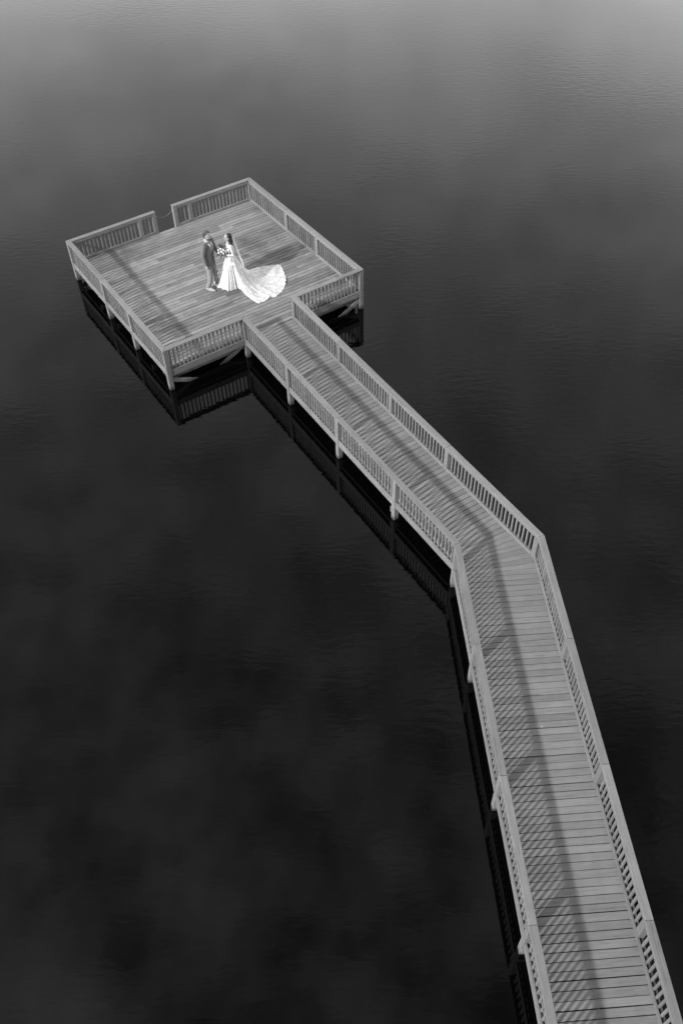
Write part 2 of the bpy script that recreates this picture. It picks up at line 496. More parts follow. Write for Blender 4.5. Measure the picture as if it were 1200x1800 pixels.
railing(PA, PD, (0.065, 2.47, 4.22, L - 0.065), (2.47,), -U, U, 'platform railing along the left side over the shadowed water')
railing(PD, PE, (), (), -V_, dW, 'short platform railing left of the walkway, nearest the camera')
railing(PE, PG, (-0.065, 2.3047, 4.6906, 7.1109), (2.3047, 4.6906), U, d2, 'walkway railing on the left from the platform to the bend')
railing(PG, PTL, (0.08, 2.4783, 5.151, 7.5988, 10.15, 12.7, 15.25, 17.8), (2.4783, 5.151, 7.5988, 10.15, 12.7, 15.25, 17.8), dW, None, 'left walkway railing from the bend down to the picture\'s bottom edge')
LR = (PH - PTR).length
railing(PTR, PH, tuple(LR - t for t in (18.05, 15.5, 12.95, 10.35, 7.743, 5.16, 2.574)), tuple(LR - t for t in (18.05, 15.5, 12.95, 10.35, 7.743, 5.16, 2.574)), None, dWr, 'right walkway railing from the bend down to the picture\'s bottom edge')
LH = (PF - PH).length
railing(PH, PF, (0.085, LH - 6.9865, LH - 4.6906, LH - 2.3047, LH + 0.065), (LH - 6.9865, LH - 2.3047), -d2, U, 'walkway railing on the right from the bend up to the platform')
railing(PF, PC, (W - E_ - WW - 0.065,), (1.35,), dWr, V_, 'short platform railing right of the walkway, ending at the right corner')
railing(PC, PB, (2.30, 4.03, L - 0.065), (4.03,), U, -U, 'platform railing along the right side, behind the bride\'s train')
railing(PB, GAP_R, (W - 4.09, W - 3.57), (), V_, None, 'far platform railing to the right of the roped gap')
railing(GAP_L, PA, (0.065, 0.55), (), None, -V_, 'far platform railing to the left of the roped gap')

# tube helper --------------------------------------------------------------
def tube_into(bm, pts, rad, seg=10, flat=None):
    """closed tube with round ends through pts; rad per point"""
    pts = [Vector(p) for p in pts]
    if isinstance(rad, (int, float)): rad = [rad]*len(pts)
    # round ends
    P, Rr = [], []
    d0 = (pts[0] - pts[1]).normalized(); dE = (pts[-1] - pts[-2]).normalized()
    for a in (0.98, 0.8, 0.45): P.append(pts[0] + d0*rad[0]*a); Rr.append(rad[0]*math.sqrt(1 - a*a))
    P += pts; Rr += rad
    for a in (0.45, 0.8, 0.98): P.append(pts[-1] + dE*rad[-1]*a); Rr.append(rad[-1]*math.sqrt(1 - a*a))
    prev = None; rings = []
    nrm = None
    for i, p in enumerate(P):
        t = (P[min(i + 1, len(P) - 1)] - P[max(i - 1, 0)]).normalized()
        if nrm is None:
            nrm = t.orthogonal().normalized()
        else:
            nrm = (nrm - t*nrm.dot(t)).normalized()
        b = t.cross(nrm)
        rings.append([bm.verts.new(p + (nrm*math.cos(2*math.pi*k/seg) + b*math.sin(2*math.pi*k/seg))*Rr[i]) for k in range(seg)])
    for A, B in zip(rings[:-1], rings[1:]):
        for k in range(seg): bm.faces.new((A[k], A[(k+1) % seg], B[(k+1) % seg], B[k]))
    bm.faces.new(rings[0][::-1]); bm.faces.new(rings[-1])
def rings_into(bm, secs, seg=24):
    """stack of ellipses (cx, cy, z, rx, ry)"""
    rr = [[bm.verts.new((cx + rx*math.cos(2*math.pi*k/seg), cy + ry*math.sin(2*math.pi*k/seg), z)) for k in range(seg)] for cx, cy, z, rx, ry in secs]
    for A, B in zip(rr[:-1], rr[1:]):
        for k in range(seg): bm.faces.new((A[k], A[(k+1) % seg], B[(k+1) % seg], B[k]))
    bm.faces.new(rr[0][::-1]); bm.faces.new(rr[-1])
def ball_into(bm, c, rx, ry, rz, u=14, v=10):
    secs = []
    for i in range(1, v):
        a = math.pi*i/v - math.pi/2
        secs.append((c[0], c[1], c[2] + rz*math.sin(a), rx*math.cos(a), ry*math.cos(a)))
    rings_into(bm, secs, u)
def remesh(bm, name, voxel, smooth_it=3):
    """overlapping shapes become one continuous skin"""
    bmesh.ops.recalc_face_normals(bm, faces=bm.faces)
    me = bpy.data.meshes.new(name + '_raw'); bm.to_mesh(me); bm.free()
    o = bpy.data.objects.new('tmp', me); COL.objects.link(o)
    m = o.modifiers.new('r', 'REMESH'); m.mode = 'VOXEL'; m.voxel_size = voxel; m.use_smooth_shade = True
    s = o.modifiers.new('s', 'SMOOTH'); s.factor = 0.5; s.iterations = smooth_it
    dg = bpy.context.evaluated_depsgraph_get(); dg.update()
    out = bpy.data.meshes.new_from_object(o.evaluated_get(dg)); out.name = name
    bpy.data.objects.remove(o); bpy.data.meshes.remove(me)
    return out

# ------------------------------------------------------------------ rope across the gap
ga, gb = uv(GAP_L.x - 0.04, L - 0.06, 0.60), uv(GAP_R.x + 0.05, L - 0.06, 0.62)
bm = bmesh.new()
pts = []
for i in range(25):
    f = i/24; p = ga.lerp(gb, f); p.z -= 0.17*4*f*(1 - f); pts.append(p)
tube_into(bm, pts, 0.0045, 6)
MAT['rope'] = plain('pale_rope', 0.24, 0.8, 300, 0.2)
rope = link('rope', finish(bm, 'rope', 0, True), MAT['rope'])
tag(rope, 'thin pale rope sagging across the gap in the far railing', 'rope')

# ------------------------------------------------------------------ people
MAT['skin'] = plain('skin', 0.30, 0.55, 40, 0.06)
MAT['suit'] = plain('grey_suit_cloth', 0.13, 0.85, 220, 0.25, 0.001)
MAT['trouser'] = plain('grey_trouser_cloth', 0.21, 0.85, 220, 0.2, 0.001)
MAT['shirt'] = plain('white_shirt', 0.5, 0.8, 60, 0.05)
MAT['tie'] = plain('dark_tie', 0.07, 0.6, 80, 0.2)
MAT['vest'] = plain('dark_lining', 0.05, 0.8, 80, 0.2)
MAT['shoe'] = plain('tan_shoe_leather', 0.28, 0.45, 40, 0.15)
MAT['hair_man'] = plain('brown_hair', 0.045, 0.6, 60, 0.5, 0.004, (1, 1, 0.3))
MAT['hair_bride'] = plain('dark_hair', 0.014, 0.45, 60, 0.5, 0.004, (1, 1, 0.3))
MAT['eye'] = plain('dark_eye', 0.02, 0.3, 20, 0.1)

def hand_into(bm, wrist, direction, palm_n, side, curl, sc=1.0):
    """palm, four fingers and a thumb; palm_n is the palm's facing, side = +1 when the thumb lies along palm_n x direction"""
    w = Vector(wrist); dx = Vector(direction).normalized(); pn = Vector(palm_n); pn = (pn - dx*pn.dot(dx)).normalized()
    lat = pn.cross(dx)*side
    for k in (-0.03, -0.01, 0.01, 0.03):
        tube_into(bm, [w + dx*0.01*sc + lat*k*0.7*sc, w + dx*0.085*sc + lat*k*sc], [0.015*sc, 0.013*sc], 8)
    for k, ln in ((0.033, 0.066), (0.011, 0.075), (-0.011, 0.070), (-0.033, 0.054)):
        p = w + dx*0.085*sc + lat*k*sc; pts = [p]; ang = 0
        for j, fr in enumerate((0.45, 0.32, 0.23)):
            ang += curl*(0.6, 0.9, 0.7)[j]
            p = p + (dx*math.cos(ang) + pn*math.sin(ang))*ln*fr*sc; pts.append(p)
        tube_into(bm, pts, [0.0092*sc, 0.0088*sc, 0.008*sc, 0.007*sc], 8)
    b = w + dx*0.025*sc + lat*0.03*sc
    tube_into(bm, [b, b + (dx*0.6 + lat*0.75 + pn*0.25).normalized()*0.038*sc, b + (dx*0.6 + lat*0.75 + pn*0.25).normalized()*0.038*sc + (dx*0.9 + pn*0.35).normalized()*0.035*sc], [0.013*sc, 0.0105*sc, 0.0085*sc], 8)
def head_into(bm, c, s=1.0, tilt=0.0):
    c = Vector(c)
    tmp = bmesh.new()
    ball_into(tmp, (-0.012, 0, 0.035), 0.098, 0.077, 0.090)
    ball_into(tmp, (0.012, 0, -0.035), 0.078, 0.062, 0.085)
    ball_into(tmp, (0.045, 0, -0.092), 0.034, 0.034, 0.026)         # chin
    tube_into(tmp, [(0.082, 0, 0.012), (0.102, 0, -0.022)], [0.010, 0.015], 8)
    tube_into(tmp, [(0.078, -0.018, -0.058), (0.085, 0, -0.057), (0.078, 0.018, -0.058)], [0.008, 0.010, 0.008], 8)
    tube_into(tmp, [(0.075, -0.042, 0.022), (0.084, 0, 0.026), (0.075, 0.042, 0.022)], [0.010, 0.011, 0.010], 8)
    for sd in (-1, 1): ball_into(tmp, (-0.008, sd*0.077, -0.012), 0.018, 0.010, 0.030, 8, 6)
    rot = Matrix.Rotation(tilt, 4, 'Y')
    for v in tmp.verts: v.co = c + (rot @ v.co)*s
    mp = {}
    for v in tmp.verts: mp[v] = bm.verts.new(v.co)
    for f in tmp.faces: bm.faces.new([mp[v] for v in f.verts])
    tmp.free()
def eyes(parent, c, s=1.0, tilt=0.0):
    rot = Matrix.Rotation(tilt, 4, 'Y')
    for sd in (-1, 1):
        bm = bmesh.new(); ball_into(bm, (0, 0, 0), 0.008, 0.013, 0.007, 10, 8)
        o = link('eye', finish(bm, 'eye', 0, True), MAT['eye'], parent)
        o.location = Vector(c) + (rot @ Vector((0.078, sd*0.032, 0.006)))*s
def patch(name, fx, y_of, z0, z1, off, mat, parent, ny=8, nz=14, th=0.004):
    """cloth panel lying on a front surface x = fx(y, z), between y_of(z) = (ya, yb)"""
    bm = bmesh.new(); g = []
    for lay in (off, off - th):
        rows_ = []
        for j in range(nz + 1):
            z = z0 + (z1 - z0)*j/nz; ya, yb = y_of(z)
            rows_.append([bm.verts.new((fx(ya + (yb - ya)*i/ny, z) + lay, ya + (yb - ya)*i/ny, z)) for i in range(ny + 1)])
        g.append(rows_)
    for lay in range(2):
        for j in range(nz):
            for i in range(ny):
                q = (g[lay][j][i], g[lay][j][i+1], g[lay][j+1][i+1], g[lay][j+1][i])
                bm.faces.new(q if lay == 0 else q[::-1])
    for j in range(nz):
        bm.faces.new((g[0][j][0], g[0][j+1][0], g[1][j+1][0], g[1][j][0])); bm.faces.new((g[0][j+1][ny], g[0][j][ny], g[1][j][ny], g[1][j+1][ny]))
    for i in range(ny):
        bm.faces.new((g[0][0][i+1], g[0][0][i], g[1][0][i], g[1][0][i+1])); bm.faces.new((g[0][nz][i], g[0][nz][i+1], g[1][nz][i+1], g[1][nz][i]))
    return link(name, finish(bm, name, 0, True), mat, parent)
def front_of(secs):
    def fx(y, z):
        s = sorted(secs, key=lambda q: q[2])
        z = min(max(z, s[0][2]), s[-1][2])
        for a, b in zip(s[:-1], s[1:]):
            if a[2] <= z <= b[2]:
                f = (z - a[2])/(b[2] - a[2]); cx = a[0] + (b[0]-a[0])*f; rx = a[3] + (b[3]-a[3])*f; ry = a[4] + (b[4]-a[4])*f
                return cx + rx*math.sqrt(max(0.0, 1 - (y/ry)**2))
    return fx

# ---- groom: faces +x in his own frame
def build_groom(loc, rz):
    HC = (0.035, 0, 1.715)
    sh_r, el_r, wr_r = (0.0, -0.205, 1.49), (-0.035, -0.265, 1.19), (0.03, -0.275, 0.93)
    sh_l, el_l, wr_l = (0.0, 0.205, 1.49), (0.06, 0.255, 1.20), (0.28, 0.17, 1.08)
    fr, fl = (-0.05, -0.135), (0.09, 0.15)
    bm = bmesh.new()
    head_into(bm, HC, 1.04, 0.14)
    tube_into(bm, [(0.0, 0, 1.46), (0.015, 0, 1.64)], [0.066, 0.058], 14)
    torso = [(0, 0, 0.86, 0.10, 0.15), (0, 0, 0.95, 0.115, 0.165), (0, 0, 1.08, 0.105, 0.145), (0, 0, 1.28, 0.12, 0.165), (-0.005, 0, 1.42, 0.11, 0.18), (-0.01, 0, 1.51, 0.07, 0.14)]
    rings_into(bm, torso)
    for s_, e_, w_, dr, pn, sd, cu in ((sh_r, el_r, wr_r, (0.12, 0.0, -1), (0.15, 1, 0), 1, 0.45), (sh_l, el_l, wr_l, (0.95, -0.3, -0.05), (0, -0.2, 1), -1, 0.6)):
        tube_into(bm, [s_, e_, w_], [0.056, 0.042, 0.029], 12)
        hand_into(bm, w_, dr, pn, sd, cu, 1.05)
    for (fx_, fy_), sd in ((fr, -1), (fl, 1)):
        tube_into(bm, [(0, sd*0.085, 0.90), (0.015, fy_*0.9, 0.50), (fx_ - 0.03, fy_, 0.09)], [0.085, 0.058, 0.04], 14)
        tube_into(bm, [(fx_ - 0.05, fy_, 0.05), (fx_ + 0.15, fy_ + sd*0.02, 0.035)], [0.04, 0.03], 10)
    me = remesh(bm, 'person', 0.006, 2)
    g = link('person', me, MAT['skin']); g.location = loc; g.rotation_euler.z = rz
    tag(g, 'groom in grey suit and white shirt facing the bride', 'person')
    # trousers
    bm = bmesh.new()
    rings_into(bm, [(0, 0, 0.84, 0.115, 0.165), (0, 0, 0.95, 0.128, 0.178), (0, 0, 1.06, 0.118, 0.158)])
    for (fx_, fy_), sd in ((fr, -1), (fl, 1)):
        tube_into(bm, [(0, sd*0.085, 0.90), (0.012, fy_*0.8, 0.70), (0.025, fy_*0.92, 0.50), (0.0, fy_, 0.30), (fx_ - 0.03, fy_, 0.12)], [0.108, 0.095, 0.080, 0.073, 0.068], 16)
        for zk, dxk in ((0.13, 0.045), (0.50, 0.05), (0.44, -0.06)):
            ball_into(bm, (fx_ - 0.03 + dxk, fy_, zk), 0.04, 0.055, 0.018, 10, 6)
    link('trousers', remesh(bm, 'trousers', 0.009, 2), MAT['trouser'], g)
    for (fx_, fy_), sd in ((fr, -1), (fl, 1)):
        bm = bmesh.new()
        tube_into(bm, [(fx_ - 0.075, fy_, 0.05), (fx_ + 0.02, fy_ + sd*0.008, 0.05), (fx_ + 0.10, fy_ + sd*0.016, 0.038), (fx_ + 0.175, fy_ + sd*0.022, 0.032)], [0.046, 0.048, 0.048, 0.034], 12)
        rings_into(bm, [(fx_ + 0.045, fy_ + sd*0.01, 0.002, 0.155, 0.048), (fx_ + 0.045, fy_ + sd*0.01, 0.02, 0.157, 0.050)], 18)
        for v in bm.verts: v.co.z = max(v.co.z, 0.002)
        link('shoe', remesh(bm, 'shoe', 0.007, 2), MAT['shoe'], g)
    # jacket
    jk = [(-0.01, 0, 0.76, 0.145, 0.195), (-0.005, 0, 0.88, 0.15, 0.20), (0, 0, 1.00, 0.138, 0.182), (0, 0, 1.12, 0.13, 0.172), (0, 0, 1.30, 0.145, 0.195), (-0.005, 0, 1.43, 0.13, 0.205), (-0.012, 0, 1.51, 0.085, 0.165), (-0.02, 0, 1.555, 0.07, 0.09)]
    bm = bmesh.new(); rings_into(bm, jk, 32)
    for s_, e_, w_ in ((sh_r, el_r, wr_r), (sh_l, el_l, wr_l)):
        s2, e2, w2 = Vector(s_), Vector(e_), Vector(w_)
        tube_into(bm, [s2 + Vector((0, 0, -0.005)), s2.lerp(e2, 0.5), e2, e2.lerp(w2, 0.5), w2 - (w2 - e2).normalized()*0.015], [0.076, 0.070, 0.060, 0.052, 0.046], 16)
        for f in (0.75, 0.95, 1.2):
            q = s2.lerp(e2, f) if f < 1 else e2.lerp(w2, f - 1)
            ball_into(bm, q + Vector((0.02, 0, 0)), 0.052, 0.060, 0.016, 10, 6)
    ja = link('jacket', remesh(bm, 'jacket', 0.008, 2), MAT['suit'], g)
    fx = front_of(jk)
    # open front: dark lining down to the hem, shirt in the V, tie, lapels, collar
    patch('waistcoat', fx, lambda z: (-0.012 - 0.062*min(1, max(0, (z - 0.78)/0.4)), 0.012 + 0.062*min(1, max(0, (z - 0.78)/0.4))), 0.78, 1.22, 0.003, MAT['vest'], g)
    patch('shirt', fx, lambda z: (-0.012 - 0.075*(z - 1.14)/0.36, 0.012 + 0.075*(z - 1.14)/0.36), 1.14, 1.50, 0.006, MAT['shirt'], g)
    patch('tie', fx, lambda z: (-0.020 - 0.012*max(0, (1.35 - z)/0.25), 0.020 + 0.012*max(0, (1.35 - z)/0.25)), 1.10, 1.50, 0.011, MAT['tie'], g, 4)
    for sd in (-1, 1):
        def lap(z, sd=sd):
            f = (z - 1.12)/0.36; c = sd*(0.016 + 0.078*f); o_ = c + sd*(0.012 + 0.052*math.sin(math.pi*min(1, f*0.9 + 0.08)))
            return (min(c, o_), max(c, o_))
        patch('lapel', fx, lap, 1.12, 1.48, 0.012, MAT['suit'], g, 4)
    bm = bmesh.new()
    cpts = []
    for i in range(17):
        a = R(35) + (2*math.pi - R(70))*i/16
        cpts.append((0.005 + 0.069*math.cos(a), 0.069*math.sin(a), 1.565 + 0.012*math.cos(math.pi + a)))
    tube_into(bm, cpts, 0.015, 8)
    link('collar', finish(bm, 'collar', 0, True), MAT['shirt'], g)
    # hair and short beard
    bm = bmesh.new()
    hx, hy, hz = HC
    ball_into(bm, (hx - 0.032, 0, hz + 0.055), 0.098, 0.086, 0.088, 20, 14)
    ball_into(bm, (hx + 0.030, 0.012, hz + 0.118), 0.052, 0.058, 0.034, 14, 10)
    ball_into(bm, (hx - 0.065, 0, hz + 0.0), 0.062, 0.076, 0.085, 14, 10)
    rs = random.Random(3)
    for i in range(46):
        a = rs.uniform(0, 2*math.pi); e_ = rs.uniform(0.2, 1.4)
        p = Vector((hx - 0.025 + 0.1*math.cos(a)*math.cos(e_), 0.085*math.sin(a)*math.cos(e_), hz + 0.055 + 0.088*math.sin(e_)))
        if p.x > hx + 0.06 and p.z < hz + 0.10: continue
        tube_into(bm, [p, p + Vector((0.022, rs.uniform(-0.015, 0.015), 0.012))], [0.012, 0.006], 6)
    link('hair', remesh(bm, 'hair', 0.006, 1), MAT['hair_man'], g)
    bm = bmesh.new()
    bp = []
    for i in range(13):
        a = -1.35 + 2.7*i/12
        bp.append((hx + 0.012 + 0.066*math.cos(a), 0.068*math.sin(a), hz - 0.075 - 0.018*math.cos(a)))
    tube_into(bm, bp, [0.016 + 0.012*math.cos(-1.35 + 2.7*i/12) for i in range(13)], 8)
    link('beard', finish(bm, 'beard', 0, True), MAT['hair_man'], g)
    eyes(g, HC, 1.04, 0.14)
    return g
gp = uv(2.88, 2.69)
groom = build_groom((gp.x, gp.y, 0.003), -0.42)

# ---- bride: faces +x in her own frame
def dress_material(name, base, alpha_lo=None):
    t = NT(name)
    co = t.new('ShaderNodeTexCoord').outputs['Object']
    vor = t.new('ShaderNodeTexVoronoi', Scale=12.0); vor.feature = 'SMOOTH_F1'
    t.link(co, vor.inputs['Vector'])
    n = t.noise(co, 26.0, 4.0, 0.65)
    lace = t.math('MULTIPLY', t.rng(vor.outputs['Distance'], 0.15, 0.6, 1.0, 0.0), n)
    t.grey(t.rng(lace, 0.1, 0.55, base*0.74, base))
    t.b.inputs['Roughness'].default_value = 0.75
    bp = t.new('ShaderNodeBump', Strength=0.5, Distance=0.006)
    t.link(lace, bp.inputs['Height']); t.link(bp.outputs[0], t.b.inputs['Normal'])
    return t.m
MAT['lace'] = dress_material('white_lace', 0.66)
def veil_material():
    t = NT('sheer_tulle')
    t.b.inputs['Base Color'].default_value = (0.8, 0.8, 0.8, 1); t.b.inputs['Roughness'].default_value = 0.9
    tr = t.new('ShaderNodeBsdfTransparent'); mx = t.new('ShaderNodeMixShader')
    co = t.new('ShaderNodeTexCoord').outputs['Object']
    t.link(t.rng(t.noise(co, 9.0, 3.0, 0.6, (4, 4, 0.5)), 0.3, 0.7, 0.2, 0.38), mx.inputs[0])
    t.link(tr.outputs[0], mx.inputs[1]); t.link(t.b.outputs[0], mx.inputs[2])
    t.link(mx.outputs[0], t.n['Material Output'].inputs['Surface'])
    return t.m
MAT['veil'] = veil_material()

def build_bride(base_uv, rz):
    bw3 = uv(*base_uv)
    HC = (0.03, 0, 1.585)
    sh_l, el_l, wr_l = (0.0, 0.165, 1.385), (-0.03, 0.235, 1.14), (0.14, 0.11, 1.10)
    sh_r, el_r, wr_r = (0.0, -0.165, 1.385), (-0.01, -0.225, 1.14), (0.15, -0.09, 1.10)
    bm = bmesh.new()
    head_into(bm, HC, 0.95, 0.05)
    tube_into(bm, [(-0.005, 0, 1.36), (0.01, 0, 1.52)], [0.05, 0.045], 12)
    torso = [(0, 0, 0.84, 0.11, 0.15), (0, 0, 0.93, 0.115, 0.165), (0, 0, 1.07, 0.085, 0.115), (0.005, 0, 1.22, 0.105, 0.135), (0.0, 0, 1.33, 0.085, 0.15), (-0.005, 0, 1.40, 0.055, 0.115)]
    rings_into(bm, torso)
    for sd in (-1, 1): ball_into(bm, (0.075, sd*0.062, 1.235), 0.052, 0.056, 0.055, 12, 8)
    for s_, e_, w_, pn, sd in ((sh_l, el_l, wr_l, (0, -0.9, 0.3), -1), (sh_r, el_r, wr_r, (0, 0.9, 0.3), 1)):
        tube_into(bm, [s_, e_, w_], [0.044, 0.034, 0.024], 12)
        hand_into(bm, w_, (0.9, -0.35 if w_[1] > 0 else 0.35, 0.05), pn, sd, 0.75, 0.9)
    for sd in (-1, 1):
        tube_into(bm, [(0, sd*0.08, 0.88), (0.015, sd*0.075, 0.47), (-0.03, sd*0.07, 0.11)], [0.085, 0.052, 0.034], 12)
        tube_into(bm, [(-0.045, sd*0.07, 0.085), (0.03, sd*0.075, 0.055), (0.12, sd*0.08, 0.025)], [0.03, 0.03, 0.022], 10)
    b = link('person', remesh(bm, 'person', 0.006, 2), MAT['skin']); b.location = (bw3.x, bw3.y, 0.003); b.rotation_euler.z = rz
    tag(b, 'bride in white lace gown with long train and veil', 'person')
    # bodice with long lace sleeves
    bd = [(0, 0, 1.00, 0.105, 0.135), (0, 0, 1.07, 0.094, 0.124), (0.005, 0, 1.22, 0.114, 0.145), (0.0, 0, 1.33, 0.093, 0.160), (-0.006, 0, 1.385, 0.062, 0.13)]
    bm = bmesh.new(); rings_into(bm, bd, 28)
    for sd in (-1, 1): ball_into(bm, (0.078, sd*0.062, 1.235), 0.058, 0.060, 0.060, 12, 8)
    for s_, e_, w_ in ((sh_l, el_l, wr_l), (sh_r, el_r, wr_r)):
        tube_into(bm, [s_, e_, Vector(w_)], [0.053, 0.042, 0.031], 14)
    link('bodice', remesh(bm, 'bodice', 0.007, 2), MAT['lace'], b)
    # gown: hem outline in plan (u, v), from the photograph's floor contact, closed
    hem_uv = [(2.99, 2.86), (2.99, 2.64), (3.06, 2.44), (3.14, 2.31), (3.22, 2.245), (3.335, 2.235), (3.42, 2.235), (3.47, 2.13), (3.45, 1.90), (3.475, 1.58), (3.54, 1.28),
              (3.72, 1.25), (3.93, 1.31), (3.985, 1.345), (4.06, 1.245), (4.33, 1.34), (4.62, 1.56), (4.82, 1.84), (4.945, 2.14), (5.05, 2.545), (4.80, 2.69), (4.50, 2.80), (4.15, 2.88), (3.80, 2.95), (3.50, 3.00), (3.22, 3.0)]
    inv = Matrix.Rotation(-rz, 3, 'Z')
    hem = [inv @ (uv(u, v) - bw3) for u, v in hem_uv]
    n = len(hem)
    def hemp(f):                                         # Catmull-Rom around the hem
        f = (f % 1.0)*n; i = int(f); t = f - i
        p0, p1_, p2, p3 = (hem[(i + k) % n] for k in (-1, 0, 1, 2))
        return 0.5*((2*p1_) + (p2 - p0)*t + (2*p0 - 5*p1_ + 4*p2 - p3)*t*t + (3*p1_ - p0 - 3*p2 + p3)*t**3)
    N, K = 260, 44
    bm = bmesh.new(); grid = []
    zw = 1.05
    # waist angle follows the hem direction, kept monotone
    angs = []
    for i in range(N):
        h_ = hemp(i/N); angs.append(math.atan2(h_.y, h_.x))
    un = [angs[0]]
    for a in angs[1:]:
        dlt = (a - un[-1] + math.pi) % (2*math.pi) - math.pi; un.append(un[-1] + dlt)
    tot = un[-1] - un[0]; sgn = 1 if tot > 0 else -1
    wa = [0.55*un[i] + 0.45*(un[0] + sgn*2*math.pi*i/N) for i in range(N)]
    rs = random.Random(11)
    ph = [rs.uniform(0, 6.28) for _ in range(6)]
    for i in range(N):
        h_ = hemp(i/N); Rr = math.hypot(h_.x, h_.y)
        wpt = Vector((0.094*math.cos(wa[i]), 0.124*math.sin(wa[i]), zw))
        trn = min(1.0, max(0.0, (Rr - 0.55)/0.8))
        p = 1.02 + 2.5*min(1.5, max(0.0, Rr - 0.42))
        a = i/N*2*math.pi
        fold = 0.6*math.sin(23*a + ph[0]) + 0.5*math.sin(37*a + ph[1]) + 0.3*math.sin(11*a + ph[2])
        rowv = []
        for k in range(K + 1):
            t = k/K
            hz = (1 - t)**p
            # hips: bell out a little right below the waist
            xy = Vector((wpt.x, wpt.y)).lerp(Vector((h_.x, h_.y)), t)
            dirv = Vector((h_.x, h_.y)).normalized()
            bell = 0.03*math.sin(math.pi*min(1, t*2.2))*(1 - trn)
            amp = 0.030*t*(1 - 0.9*trn)
            scal = (0.018*abs(math.sin(34*a + ph[4])) + 0.010*math.sin(57*a + ph[2]))*max(0.0, t - 0.9)/0.1*(0.3 + trn)
            xy += dirv*(bell + fold*amp + scal)
            wob = 0.0
            if trn > 0:
                wob = trn*max(0.0, t - 0.2)*(0.022*math.sin(13*a + ph[3] + 3*t) + 0.020*math.sin(6*t*Rr + ph[5] + 5*a) + 0.014*math.sin(31*a + ph[4] + 9*t) + 0.014*math.sin(17*t*Rr + ph[1] - 21*a)) + trn*0.05*math.exp(-((a - 3.02)/0.05)**2)*t
            z = 0.012 + (zw - 0.012)*hz + max(-0.006, wob)
            rowv.append(bm.verts.new((xy.x, xy.y, z)))
        grid.append(rowv)
    for i in range(N):
        A, B = grid[i], grid[(i + 1) % N]
        for k in range(K): bm.faces.new((A[k], B[k], B[k+1], A[k+1]))
    me = finish(bm, 'gown', 0, True)
    gw = link('gown', me, MAT['lace'], b)
    # waist band
    bm = bmesh.new(); rings_into(bm, [(0, 0, 1.035, 0.101, 0.131), (0, 0, 1.05, 0.103, 0.133), (0, 0, 1.068, 0.099, 0.129)], 28)
    link('sash', finish(bm, 'sash', 0, True), MAT['shirt'], b)
    # dark hair, half up, with a long lock over the near shoulder
    hx, hy, hz = HC
    bm = bmesh.new()
    ball_into(bm, (hx - 0.030, 0, hz + 0.045), 0.092, 0.080, 0.085, 20, 14)
    ball_into(bm, (hx - 0.075, 0, hz + 0.020), 0.060, 0.068, 0.072, 14, 10)
    ball_into(bm, (hx - 0.085, 0, hz + 0.085), 0.045, 0.050, 0.040, 14, 10)
    tube_into(bm, [(hx - 0.06, 0, hz), (hx - 0.085, 0.03, hz - 0.12), (-0.045, 0.07, hz - 0.22)], [0.060, 0.052, 0.042], 12)
    tube_into(bm, [(hx - 0.03, 0.062, hz - 0.01), (hx - 0.04, 0.085, hz - 0.12), (-0.01, 0.135, hz - 0.22), (0.015, 0.150, hz - 0.34), (0.03, 0.145, hz - 0.45)], [0.032, 0.038, 0.038, 0.032, 0.014], 10)
    tube_into(bm, [(hx - 0.03, -0.062, hz - 0.01), (hx - 0.05, -0.08, hz - 0.14), (0.0, -0.10, hz - 0.24)], [0.030, 0.034, 0.016], 10)
    link('hair', remesh(bm, 'hair', 0.006, 1), MAT['hair_bride'], b)
    eyes(b, HC, 0.95, 0.05)
    # veil: from the back of the head, fanning down the back on to the train
    top = Vector((hx - 0.09, 0, hz + 0.085))
    bm = bmesh.new(); rws = []
    NU, NV = 26, 30
    for j in range(NV + 1):
        t = j/NV; rw = []
        z = top.z - t*1.02
        half = 0.045 + 0.25*t**0.8
        back = -0.055 - 0.10*math.sin(math.pi*min(1, t*1.1)*0.5) - 0.12*t*t
        for i in range(NU + 1):
            f = -1 + 2*i/NU
            x = top.x + back + 0.055*f*f*(0.4 + 0.6*t) + 0.012*t*math.sin(i*1.9)
            rw.append(bm.verts.new((x, half*f, z - 0.02*abs(f))))
        rws.append(rw)
    for A, B in zip(rws[:-1], rws[1:]):
        for i in range(NU): bm.faces.new((A[i], A[i+1], B[i+1], B[i]))
    link('veil', finish(bm, 'veil', 0, True), MAT['veil'], b)
    for sd in (-1, 1):
        bm = bmesh.new()
        tube_into(bm, [(-0.05, sd*0.07, 0.075), (0.03, sd*0.075, 0.05), (0.14, sd*0.08, 0.022)], [0.034, 0.034, 0.026], 10)
        tube_into(bm, [(-0.06, sd*0.07, 0.07), (-0.065, sd*0.07, 0.008)], [0.014, 0.008], 8)
        for v in bm.verts: v.co.z = max(v.co.z, 0.001)
        link('shoe', remesh(bm, 'shoe', 0.006, 2), MAT['vest'], b)
    return b
BRZ = math.pi + 0.3
bride = build_bride((3.44, 2.44), BRZ)

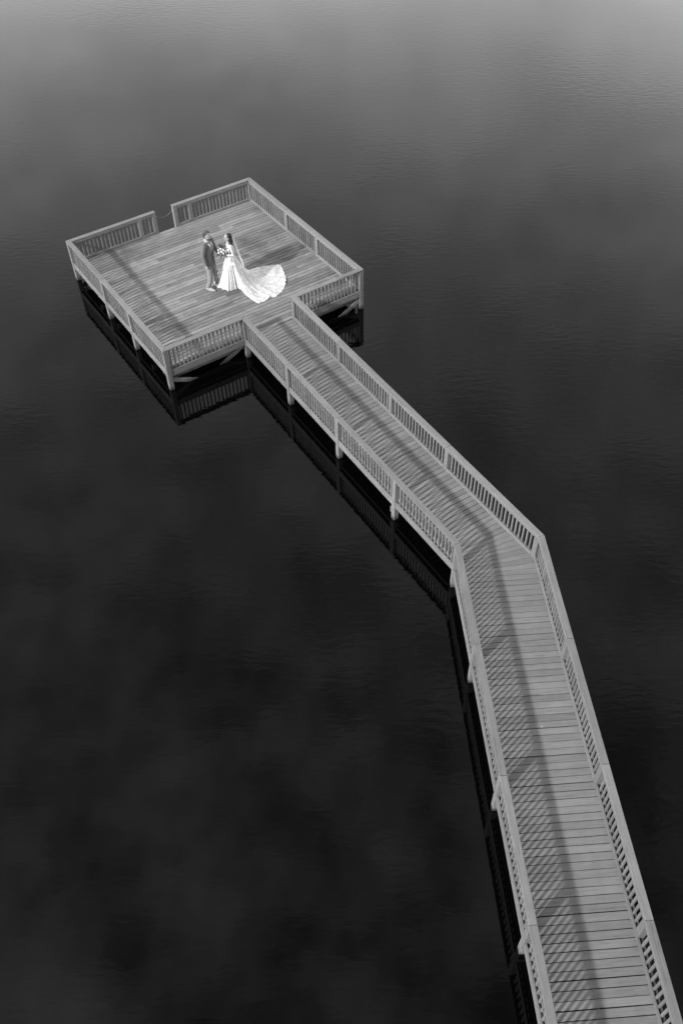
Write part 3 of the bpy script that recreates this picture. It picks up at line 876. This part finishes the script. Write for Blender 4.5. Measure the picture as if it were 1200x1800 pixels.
# ---- bouquet in the bride's hands
def build_bouquet():
    c = Matrix.Translation(bride.location) @ Matrix.Rotation(BRZ, 4, 'Z') @ Vector((0.24, 0.03, 1.2))
    b = empty('bouquet', c, BRZ)
    tag(b, 'round bouquet of pale flowers and dark leaves held by the bride', 'bouquet')
    tones = [plain('pale_petal', 0.72, 0.7, 50, 0.15), plain('mid_petal', 0.22, 0.7, 50, 0.2), plain('deep_petal', 0.07, 0.7, 50, 0.3)]
    leafm = plain('bouquet_leaf', 0.06, 0.6, 40, 0.3)
    def flower(rad):
        bm = bmesh.new()
        ball_into(bm, (0, 0, 0), rad*0.5, rad*0.5, rad*0.45, 8, 6)
        for ring, (n_, tilt, rr) in enumerate(((5, 0.5, 0.62), (6, 1.0, 1.0))):
            for k in range(n_):
                a = 2*math.pi*(k + 0.5*ring)/n_
                dx_ = Vector((math.cos(a), math.sin(a), 0)); tz = Vector((-math.sin(a), math.cos(a), 0))
                cpt = dx_*rad*rr*0.6 + Vector((0, 0, rad*(0.25 - 0.25*ring)))
                q = [cpt - tz*rad*0.42, cpt + dx_*rad*0.45 + Vector((0, 0, rad*(0.5 - tilt*0.35))) - tz*rad*0.2, cpt + dx_*rad*0.45 + Vector((0, 0, rad*(0.5 - tilt*0.35))) + tz*rad*0.2, cpt + tz*rad*0.42]
                vs_ = [bm.verts.new(p) for p in q]; bm.faces.new(vs_)
        return finish(bm, 'flower', 0, False)
    fl = [flower(0.042), flower(0.034), flower(0.030)]
    for m_, t_ in zip(fl, tones): m_.materials.append(t_)
    rs = random.Random(5)
    for i in range(34):
        z_ = 1 - 1.5*(i + 0.5)/34; a = i*2.39996
        dv = Vector((math.sqrt(max(0, 1 - z_*z_))*math.cos(a), math.sqrt(max(0, 1 - z_*z_))*math.sin(a), z_)).normalized()
        o = link('flower', fl[rs.choice((0, 0, 1, 1, 2, 2))], None, b)
        o.location = dv*rs.uniform(0.10, 0.14); o.rotation_euler = dv.to_track_quat('Z', 'Y').to_euler()
        s_ = rs.uniform(0.7, 1.05); o.scale = (s_, s_, s_)
    bm = bmesh.new()
    vs_ = [bm.verts.new(p) for p in ((0, 0, 0), (0.018, 0.006, 0.04), (0.012, 0.012, 0.085), (0, 0.004, 0.115), (-0.012, 0.012, 0.085), (-0.018, 0.006, 0.04))]
    mid_ = [bm.verts.new((0, 0, 0.045)), bm.verts.new((0, 0.004, 0.085))]
    for q in ((0, 1, 'a'), (1, 2, 'b', 'a'), (2, 3, 'b'), (3, 4, 'b'), (4, 5, 'a', 'b'), (5, 0, 'a')):
        bm.faces.new([vs_[k] if isinstance(k, int) else mid_['ab'.index(k)] for k in q])
    lm = finish(bm, 'leaf'); lm.materials.append(leafm)
    for i in range(46):
        a = rs.uniform(0, 6.283); e_ = rs.uniform(-0.8, 1.4)
        dv = Vector((math.cos(a)*math.cos(e_), math.sin(a)*math.cos(e_), math.sin(e_)))
        o = link('leaf', lm, None, b); o.location = dv*rs.uniform(0.09, 0.125); o.rotation_euler = dv.to_track_quat('Z', 'Y').to_euler()
    bm = bmesh.new()
    ball_into(bm, (0, 0, 0), 0.10, 0.10, 0.10, 14, 10)
    link('foliage_core', finish(bm, 'foliage_core', 0, True), leafm, b)
    bm = bmesh.new()
    tube_into(bm, [(-0.03, 0, -0.06), (-0.10, 0, -0.20)], [0.03, 0.022], 10)
    link('stem_wrap', finish(bm, 'stem_wrap', 0, True), MAT['shirt'], b)
    return b
build_bouquet()
